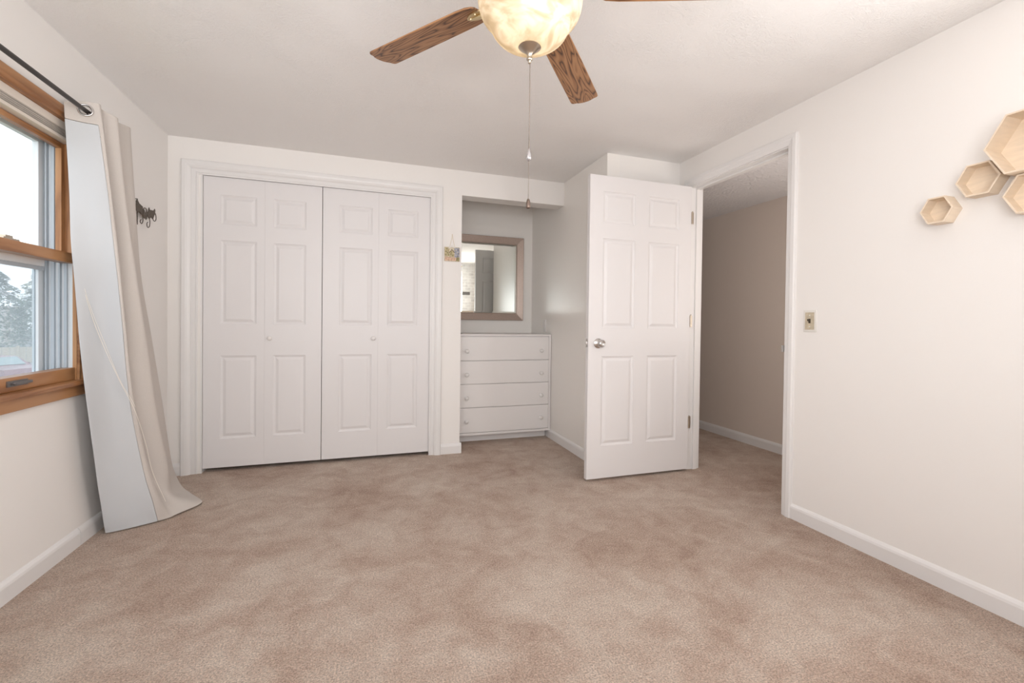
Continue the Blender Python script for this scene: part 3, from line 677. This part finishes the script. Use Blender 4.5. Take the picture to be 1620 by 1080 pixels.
m = MB(); m.poly([(-.034, -.0125, .040), (-.020, -.0125, .058), (-.002, -.0125, .072), (.012, -.0125, .060), (.026, -.0125, .048), (.006, -.0125, .052), (-.004, -.0125, .056)], (0, -.002, 0)); m.build('bow', mat('ribbon_white', (.84, .80, .76), .7), pq)

# ------------------------------------------------------------------ switch and outlet plates
sw = tag(empty('light_switch', (XR, 1.838, 1.092)), 'yellowed single light switch plate on the wall beside the doorway', 'light switch')
m = MB(); m.box(-.006, 0, -.037, .037, -.058, .058, b=.003)
m.build('wall_plate', M_plastic, sw, shade=40)
m = MB(); m.box(-.0068, -.0055, -.027, .027, -.046, .046, b=.0004); m.build('worn_paint', mat('yellowed_paint', (.58, .50, .37), .5, noise_amt=.15, noise_scale=60), sw)
m = MB(); m.box(-.0078, -.006, -.006, .006, -.012, .012); m.poly([(-.008, -.0045, .002), (-.020, -.0045, .010), (-.020, -.0045, .004), (-.008, -.0045, -.006)], (0, .009, 0)); m.build('toggle', M_ptog, sw)
for z in (-.030, .030):
    m = MB(); m.lathe([(0, 0), (.0035, 0), (.003, .0015), (0, .002)], 12, Matrix.Translation((-.0066, 0, z)) @ Matrix.Rotation(-PI / 2, 4, 'Y')); m.build('screw', M_plastic, sw)
ot = tag(empty('wall_outlet', (XA, 4.154, 1.040)), 'white outlet plate on the alcove side wall above the chest', 'outlet')
m = MB(); m.box(-.006, 0, -.036, .036, -.058, .058, b=.003); m.build('wall_plate', M_pwhite, ot, shade=40)
for z in (-.020, .020):
    m = MB(); m.box(-.0085, -.006, -.016, .016, z - .014, z + .014, b=.001); m.build('socket', M_pwhite, ot)

# ------------------------------------------------------------------ hexagonal shelves on the right wall
def hexshelf(cyy, czz, R, depth, sq, label):
    h_ = tag(empty('hexagonal_shelf', (XR, cyy, czz)), label, 'wall shelf', 'pale wood hexagon shelves on the right wall')
    t = .0055
    def ringp(r): return [(r * math.cos(PI / 3 * k), r * sq * math.sin(PI / 3 * k)) for k in range(6)]
    mm = MB(); o1 = ringp(R); i1 = ringp(R - t * 1.15)
    vs = [(-depth, a, b) for a, b in o1] + [(-depth, a, b) for a, b in i1] + [(0, a, b) for a, b in o1] + [(0, a, b) for a, b in i1]
    fs = []
    for k in range(6):
        n = (k + 1) % 6
        fs += [(k, n, 6 + n, 6 + k), (k, n, 12 + n, 12 + k), (6 + k, 6 + n, 18 + n, 18 + k), (12 + k, 12 + n, 18 + n, 18 + k)]
    mm.add(vs, fs); mm.build('hexagon_rim', M_hex, h_)
    mm = MB(); mm.poly([(-.006, a, b) for a, b in i1], (.005, 0, 0)); mm.build('back_panel', M_hex, h_)
    return h_
hexshelf(1.237, 1.541, .0585, .060, 1.03, 'smallest pale wood hexagon shelf, lowest and nearest the doorway, apart from the rest')
hexshelf(1.1040, 1.6280, .0695, .060, 1.0, 'pale wood hexagon shelf tucked under the lower left corner of the largest one')
hexshelf(.9465, 1.7175, .1215, .100, 1.0, 'largest and topmost pale wood hexagon shelf, cut by the right edge of the photo')
hexshelf(.9505, 1.5410, .0795, .060, 1.0, 'pale wood hexagon shelf directly below the largest one at the edge of the photo')

# ------------------------------------------------------------------ ceiling fan
FX, FY = .4325, 1.262
fan = tag(empty('ceiling_fan', (FX, FY, H)), 'ceiling fan with oak blades and a lit alabaster glass bowl', 'ceiling fan')
fo = Vector((FX, FY, H))
def fz(z): return z - H
m = MB(); m.lathe([(0, 0), (.075, 0), (.078, -.02), (.060, -.045), (.045, -.055), (.110, -.075), (.135, -.105), (.140, -.150), (.120, -.185), (.090, -.200), (.085, -.235), (.098, -.245), (.100, -.262), (0, -.262)], 48); m.build('motor_housing', M_nickel, fan, shade=40)
m = MB(); m.lathe([(0, fz(2.030)), (.120, fz(2.030)), (.1465, fz(2.018)), (.1470, fz(2.006)), (.128, fz(2.002)), (.10, fz(2.006)), (0, fz(2.006))], 48); m.build('light_fitter', M_brass, fan, shade=40)
prof = [(.1415, 2.004), (.1475, 1.996), (.1490, 1.982), (.1480, 1.966), (.1435, 1.948), (.1350, 1.932), (.1240, 1.921), (.1175, 1.914), (.1125, 1.903), (.1040, 1.888), (.0920, 1.875), (.0760, 1.864), (.0560, 1.8565), (.0340, 1.8530), (.006, 1.8520)]
prof = [(p.x, p.y) for p in catmull([(a, b, 0) for a, b in prof], 4)]
m = MB(); m.lathe([(a, fz(b)) for a, b in prof] , 72, cap=False); o = m.build('glass_bowl', M_bowl, fan, smooth=True)
s = o.modifiers.new('t', 'SOLIDIFY'); s.thickness = .003; s.offset = -1
m = MB(); m.lathe([(0, fz(1.8555)), (.006, fz(1.8555)), (.0300, fz(1.8525)), (.0325, fz(1.8500)), (.0300, fz(1.8475)), (.0245, fz(1.8440)), (.0150, fz(1.8360)), (.0075, fz(1.8300)), (.0065, fz(1.8240)), (.0060, fz(1.8215)), (.0088, fz(1.8185)), (.0090, fz(1.8150)), (.0060, fz(1.8120)), (.0042, fz(1.8100)), (.0042, fz(1.8050)), (0, fz(1.8045))], 32); m.build('bowl_finial', M_nickel, fan, shade=50)
# bulb
m = MB(); m.lathe([(0, fz(1.908)), (.018, fz(1.910)), (.030, fz(1.922)), (.034, fz(1.940)), (.030, fz(1.958)), (.018, fz(1.972)), (.014, fz(1.990)), (.014, fz(2.006)), (0, fz(2.006))], 24)
m.build('bulb', mat('lit_bulb', (1, .9, .75), .5, emis=((1, .88, .72), 20)), fan, smooth=True)
# beaded pull chain, crystal drop, weight
m = MB()
zc = 1.8045
while zc > 1.565:
    m.lathe([(0, -.0016), (.0013, -.0010), (.0016, 0), (.0013, .0010), (0, .0016)], 8, Matrix.Translation((.0015, 0, fz(zc)))); zc -= .0042
m.tube([(.0015, 0, fz(1.8045)), (.0015, 0, fz(1.56))], .0007, 6)
M_chain = mat('chain_metal', (.26, .215, .18), .4, .7)
chn = m.build('pull_chain', M_chain, fan, smooth=True)
m = MB(); m.lathe([(0, fz(1.5640)), (.002, fz(1.562)), (.003, fz(1.556)), (.0065, fz(1.546)), (.0078, fz(1.538)), (.0065, fz(1.5305)), (.003, fz(1.527)), (0, fz(1.5262))], 20, Matrix.Translation((.0015, 0, 0))); m.build('crystal_drop', M_crystal, chn, smooth=True)
m = MB()
zc = 1.526
while zc > 1.420:
    m.lathe([(0, -.0012), (.0011, -.0006), (.0011, .0006), (0, .0012)], 8, Matrix.Translation((.0015, 0, fz(zc)))); zc -= .0034
m.tube([(.0015, 0, fz(1.526)), (.0015, 0, fz(1.418))], .0006, 6); m.build('lower_chain', M_chain, chn, smooth=True)
m = MB(); m.lathe([(0, fz(1.4195)), (.003, fz(1.4185)), (.0052, fz(1.412)), (.0062, fz(1.402)), (.0066, fz(1.394)), (.0055, fz(1.3915)), (0, fz(1.3915))], 20, Matrix.Translation((.0015, 0, 0))); m.build('chain_weight', mat('dark_bronze', (.14, .10, .08), .35, .8), chn, smooth=True)
# blades
ZB, TH, RB, WB, TI, SP, DZ, AX, AY = 2.0295, 51.275, .7225, .0575, -9.02, 72, .058, -.041, -.029
def blade_frame(k):
    a = math.radians(TH + SP * k); d = Vector((math.cos(a), math.sin(a), 0)); n = Vector((-d.y, d.x, 0))
    ti = math.radians(TI)
    ex = Vector((d.x, d.y, DZ + AX * d.x + AY * d.y)).normalized()
    ey = Vector((n.x * math.cos(ti), n.y * math.cos(ti), math.sin(ti) + AX * n.x * math.cos(ti) + AY * n.y * math.cos(ti)))
    ey = (ey - ex * ey.dot(ex)).normalized(); ez = ex.cross(ey)
    M4 = Rm((ex, ey, ez)).to_4x4(); M4.translation = Vector((0, 0, ZB - DZ * .276 - H)); return M4
def outline():
    w = WB; L0, L1 = .190, RB
    half = [(L0 + .002, 0), (L0 + .004, w * .50), (L0 + .012, w * .66), (L0 + .030, w * .80), (L0 + .070, w * .87), (L0 + .2, w * .93), (L1 - .10, w * 1.0), (L1 - .034, w * 1.02), (L1 - .022, w * 1.0), (L1 - .016, w * .93), (L1 - .013, w * .80), (L1 - .012, w * .66), (L1 - .006, w * .50), (L1 - .001, w * .25), (L1 - .0, 0)]
    return [(a, b) for a, b in half] + [(a, -b) for a, b in reversed(half[1:-1])]
def make_blade(k):
    mm = MB(); mm.poly([(a, b, 0) for a, b in outline()], (0, 0, .006)); o = mm.build('fan_blade', M_blade, fan)
    bv_ = o.modifiers.new('b', 'BEVEL'); bv_.width = .0015; bv_.segments = 2; bv_.limit_method = 'ANGLE'
    o.matrix_local = blade_frame(k)
    ir = MB(); P = [(.115, .011), (.17, .013), (.20, .022), (.225, .020), (.245, .010), (.252, 0)]
    ir.poly([(a, b, -.0045) for a, b in P] + [(a, -b, -.0045) for a, b in reversed(P[:-1])], (0, 0, .004))
    ir.tube([(.10, 0, -.010), (.15, 0, -.0105), (.20, 0, -.008), (.235, 0, -.005)], [.009, .0085, .007, .003], 12)
    for a, b in ((.208, .012), (.208, -.012), (.238, 0)): ir.lathe([(.0045, -.0045), (.0035, -.0075), (0, -.008)], 12, Matrix.Translation((a, b, 0)))
    ir.build('blade_iron', M_brass, o, shade=40)
    return o
for k in range(5): make_blade(k)

# ------------------------------------------------------------------ small dark bar on the brick wall behind the camera (seen in the mirror)
m = MB(); m.box(1.83, 2.0, YR + .001, YR + .03, 1.63, 1.69, b=.004)
tag(m.build('wall_bar', mat('dark_bar', (.10, .09, .085), .6)), 'short dark bar on the whitewashed brick, seen in the mirror', 'wall bar')

# ------------------------------------------------------------------ outside the window
GZ = -2.3
m = MB(); m.box(-90, XL - .8, -30, 150, GZ - .2, GZ); struct(m.build('ground', mat('asphalt_outside', (.30, .30, .30), .9, noise_amt=.1, noise_scale=2)))
m = MB(); m.box(XL - 3, XL - .16, -3, 9, GZ, GZ + .02); struct(m.build('ground_strip', mat('lawn_outside', (.14, .20, .07), .9)))

def car(loc, rz, paint, label, seed):
    c = tag(empty('car', loc, rz), label, 'car', None)
    body = MB(); L_, W_ = 4.5, 1.75
    side = [(-2.22, .28), (-2.25, .62), (-2.18, .90), (-1.45, .97), (-1.10, 1.0), (-.62, 1.36), (-.30, 1.43), (.75, 1.43), (1.05, 1.36), (1.55, 1.02), (2.10, .96), (2.22, .80), (2.25, .45), (2.20, .28)]
    n = len(side); vs = []
    for y, f in ((-W_ / 2, 1), (-W_ / 2 * .97, 1), (0, 1), (W_ / 2 * .97, 1), (W_ / 2, 1)):
        for x, z in side:
            k = 1 - (.16 if z > 1.05 else 0) - (.03 if z < .3 else 0)
            vs.append((x * (1 if abs(y) > .1 else 1.01), y * k, z + (.025 if abs(y) < .1 else 0)))
    fs = [(i * n + j, i * n + j + 1, (i + 1) * n + j + 1, (i + 1) * n + j) for i in range(4) for j in range(n - 1)] + [tuple(range(n)), tuple(reversed(range(4 * n, 5 * n)))] + [(i * n, (i + 1) * n, (i + 1) * n + n - 1, i * n + n - 1) for i in range(4)]
    body.add(vs, fs); body.build('body', mat('car_paint_%d' % seed, paint, .25, .3), c, shade=35)
    gm = mat('car_glass', (.30, .38, .38), .1)
    for s in (-1, 1):
        g = MB(); y0 = s * W_ / 2
        def yy(z): return y0 * (1 - (.16 if z > 1.05 else .02)) + s * .012
        P = [(-.98, 1.03), (-.52, 1.36), (.68, 1.38), (.92, 1.32), (1.32, 1.04)]
        g.poly([(a, yy(b), b) for a, b in P], (0, s * .012, 0)); g.build('side_window', gm, c)
    g = MB(); g.poly([(-1.08, -.68, 1.03), (-1.08, .68, 1.03), (-.62, .62, 1.375), (-.62, -.62, 1.375)], (-.02, 0, .03)); g.build('windscreen', gm, c)
    g = MB(); g.poly([(1.52, -.68, 1.05), (1.52, .68, 1.05), (1.07, .62, 1.37), (1.07, -.62, 1.37)], (.02, 0, .03)); g.build('rear_window', gm, c)
    for x in (-1.40, 1.38):
        for s in (-1, 1):
            t = MB(); t.lathe([(0, -.10), (.20, -.10), (.31, -.09), (.33, -.05), (.33, .05), (.31, .09), (.20, .10), (0, .10)], 24, Matrix.Translation((x, s * .80, .33)) @ Matrix.Rotation(PI / 2, 4, 'X'))
            wh = t.build('wheel', mat('tyre', (.03, .03, .03), .8), c, shade=40)
            t = MB(); t.lathe([(0, -.11), (.17, -.11), (.19, -.10), (.19, .10), (.17, .11), (0, .11)], 16, Matrix.Translation((x, s * .80, .33)) @ Matrix.Rotation(PI / 2, 4, 'X')); t.build('rim', M_chrome, wh, shade=40)
    for s in (-1, 1):
        t = MB(); t.box(-.86, -.74, s * .94 - .09, s * .94 + .09, .98, 1.10, b=.03); t.build('side_mirror', MATS['car_paint_%d' % seed], c)
    return c
def at(x_px_ratio, D): return (-D, x_px_ratio * D)
car((-17.2, 29.6, GZ), math.radians(152), (.28, .10, .11), 'dark red car parked in front of the evergreens outside the window', 1)
car((-11.6, 19.0, GZ), math.radians(150), (.62, .64, .68), 'pale silver car parked nearest outside the window, only its roof showing', 2)

def tree(loc, hh_, rad, m_, label, seed, squash=1.0, name='evergreen_tree'):
    t = tag(empty(name, loc), label, 'tree')
    random.seed(seed)
    tr = MB(); tr.tube([(0, 0, 0), (.05, 0, hh_ * .4), (0, .03, hh_ * .85)], [.16, .12, .04], 10); tr.build('trunk', mat('bark', (.12, .09, .07), .9), t)
    cr = MB()
    cnt = 5200
    for i in range(cnt):
        z = random.random() ** .85; 
        rr_ = rad * (1 - z) ** .62 * squash * (0.55 + .45 * random.random() ** .4) * (1 + .18 * math.sin(z * 40 + seed))
        a = random.random() * 2 * PI; zz = hh_ * (.06 + .94 * z)
        p = Vector((rr_ * math.cos(a), rr_ * math.sin(a), zz)); s_ = .13 + .12 * random.random()
        d = Vector((math.cos(a), math.sin(a), -.35 + random.uniform(-.4, .4))).normalized() * s_
        q = Vector((-math.sin(a), math.cos(a), random.uniform(-.5, .5))).normalized() * s_ * .45
        cr.add([p - q, p + d * .6 - q * .5, p + d, p + q], [(0, 1, 2, 3)])
    me = pydata(cr.v, cr.f); link('foliage', me, m_, t)
M_ever = mat('evergreen_needles', (.135, .18, .135), .9, noise_amt=.35, noise_scale=1.2)
M_bush = mat('olive_leaves', (.26, .27, .16), .9, noise_amt=.3, noise_scale=1.5)
tree((-27, 46.6, GZ), 7.1, 2.9, M_ever, 'left of the two dark evergreens outside the window', 3)
tree((-27, 53.2, GZ), 6.7, 3.0, M_ever, 'right of the two dark evergreens outside the window', 5)
tree((-33, 64.5, GZ), 8.6, 3.4, M_bush, 'olive green tree rising behind the dark evergreens outside', 9, name='broadleaf_tree')
# house beyond
hs = tag(empty('house', (-44, 76.0, GZ), math.radians(-62)), 'pale house with a white-edged gable roof, far behind the trees outside', 'house')
m = MB(); m.box(-4.5, 4.5, -3, 3, 0, 4.6); m.build('wall', mat('pale_siding', (.60, .57, .53), .8), hs)
m = MB(); m.poly([(-5, -3.4, 4.5), (5, -3.4, 4.5), (5, 0, 6.9), (-5, 0, 6.9)], (0, 0, .15)); m.poly([(-5, 3.4, 4.5), (5, 3.4, 4.5), (5, 0, 6.9), (-5, 0, 6.9)], (0, 0, .15)); m.build('roof', mat('grey_shingle', (.42, .42, .43), .9), hs)
m = MB()
for x in (-5.05, 4.95):
    m = MB()
    m.poly([(x, -3.4, 4.35), (x, -3.4, 4.75), (x, 0, 7.15), (x, 0, 6.75)], (.1, 0, 0)); m.poly([(x, 3.4, 4.35), (x, 3.4, 4.75), (x, 0, 7.15), (x, 0, 6.75)], (.1, 0, 0))
    m.build('gable_trim', mat('gable_white', (.85, .85, .85), .6), hs)
# tan fence behind the cars
fn = tag(empty('board_fence', (-24.0, 44.0, GZ)), 'low tan board fence behind the red car outside the window', 'fence')
d = Vector((-.35, .94, 0)).normalized(); d = Vector((.88, .47, 0))
m = MB()
for k in range(40):
    a = -8 + k * .4; p = d * a; q_ = d * (a + .38); n = Vector((-d.y, d.x, 0)) * .03
    m.poly([p, q_, q_ + Vector((0, 0, 1.15)), p + Vector((0, 0, 1.15))], n)
m.build('boards', mat('tan_boards', (.55, .47, .36), .8), fn)
for k in range(5):
    p = d * (-8 + k * 4); mm = MB(); mm.box(p.x - .06, p.x + .06, p.y - .12, p.y - .0, 0, 1.25); mm.build('fence_post', mat('tan_boards', (.55, .47, .36), .8), fn)
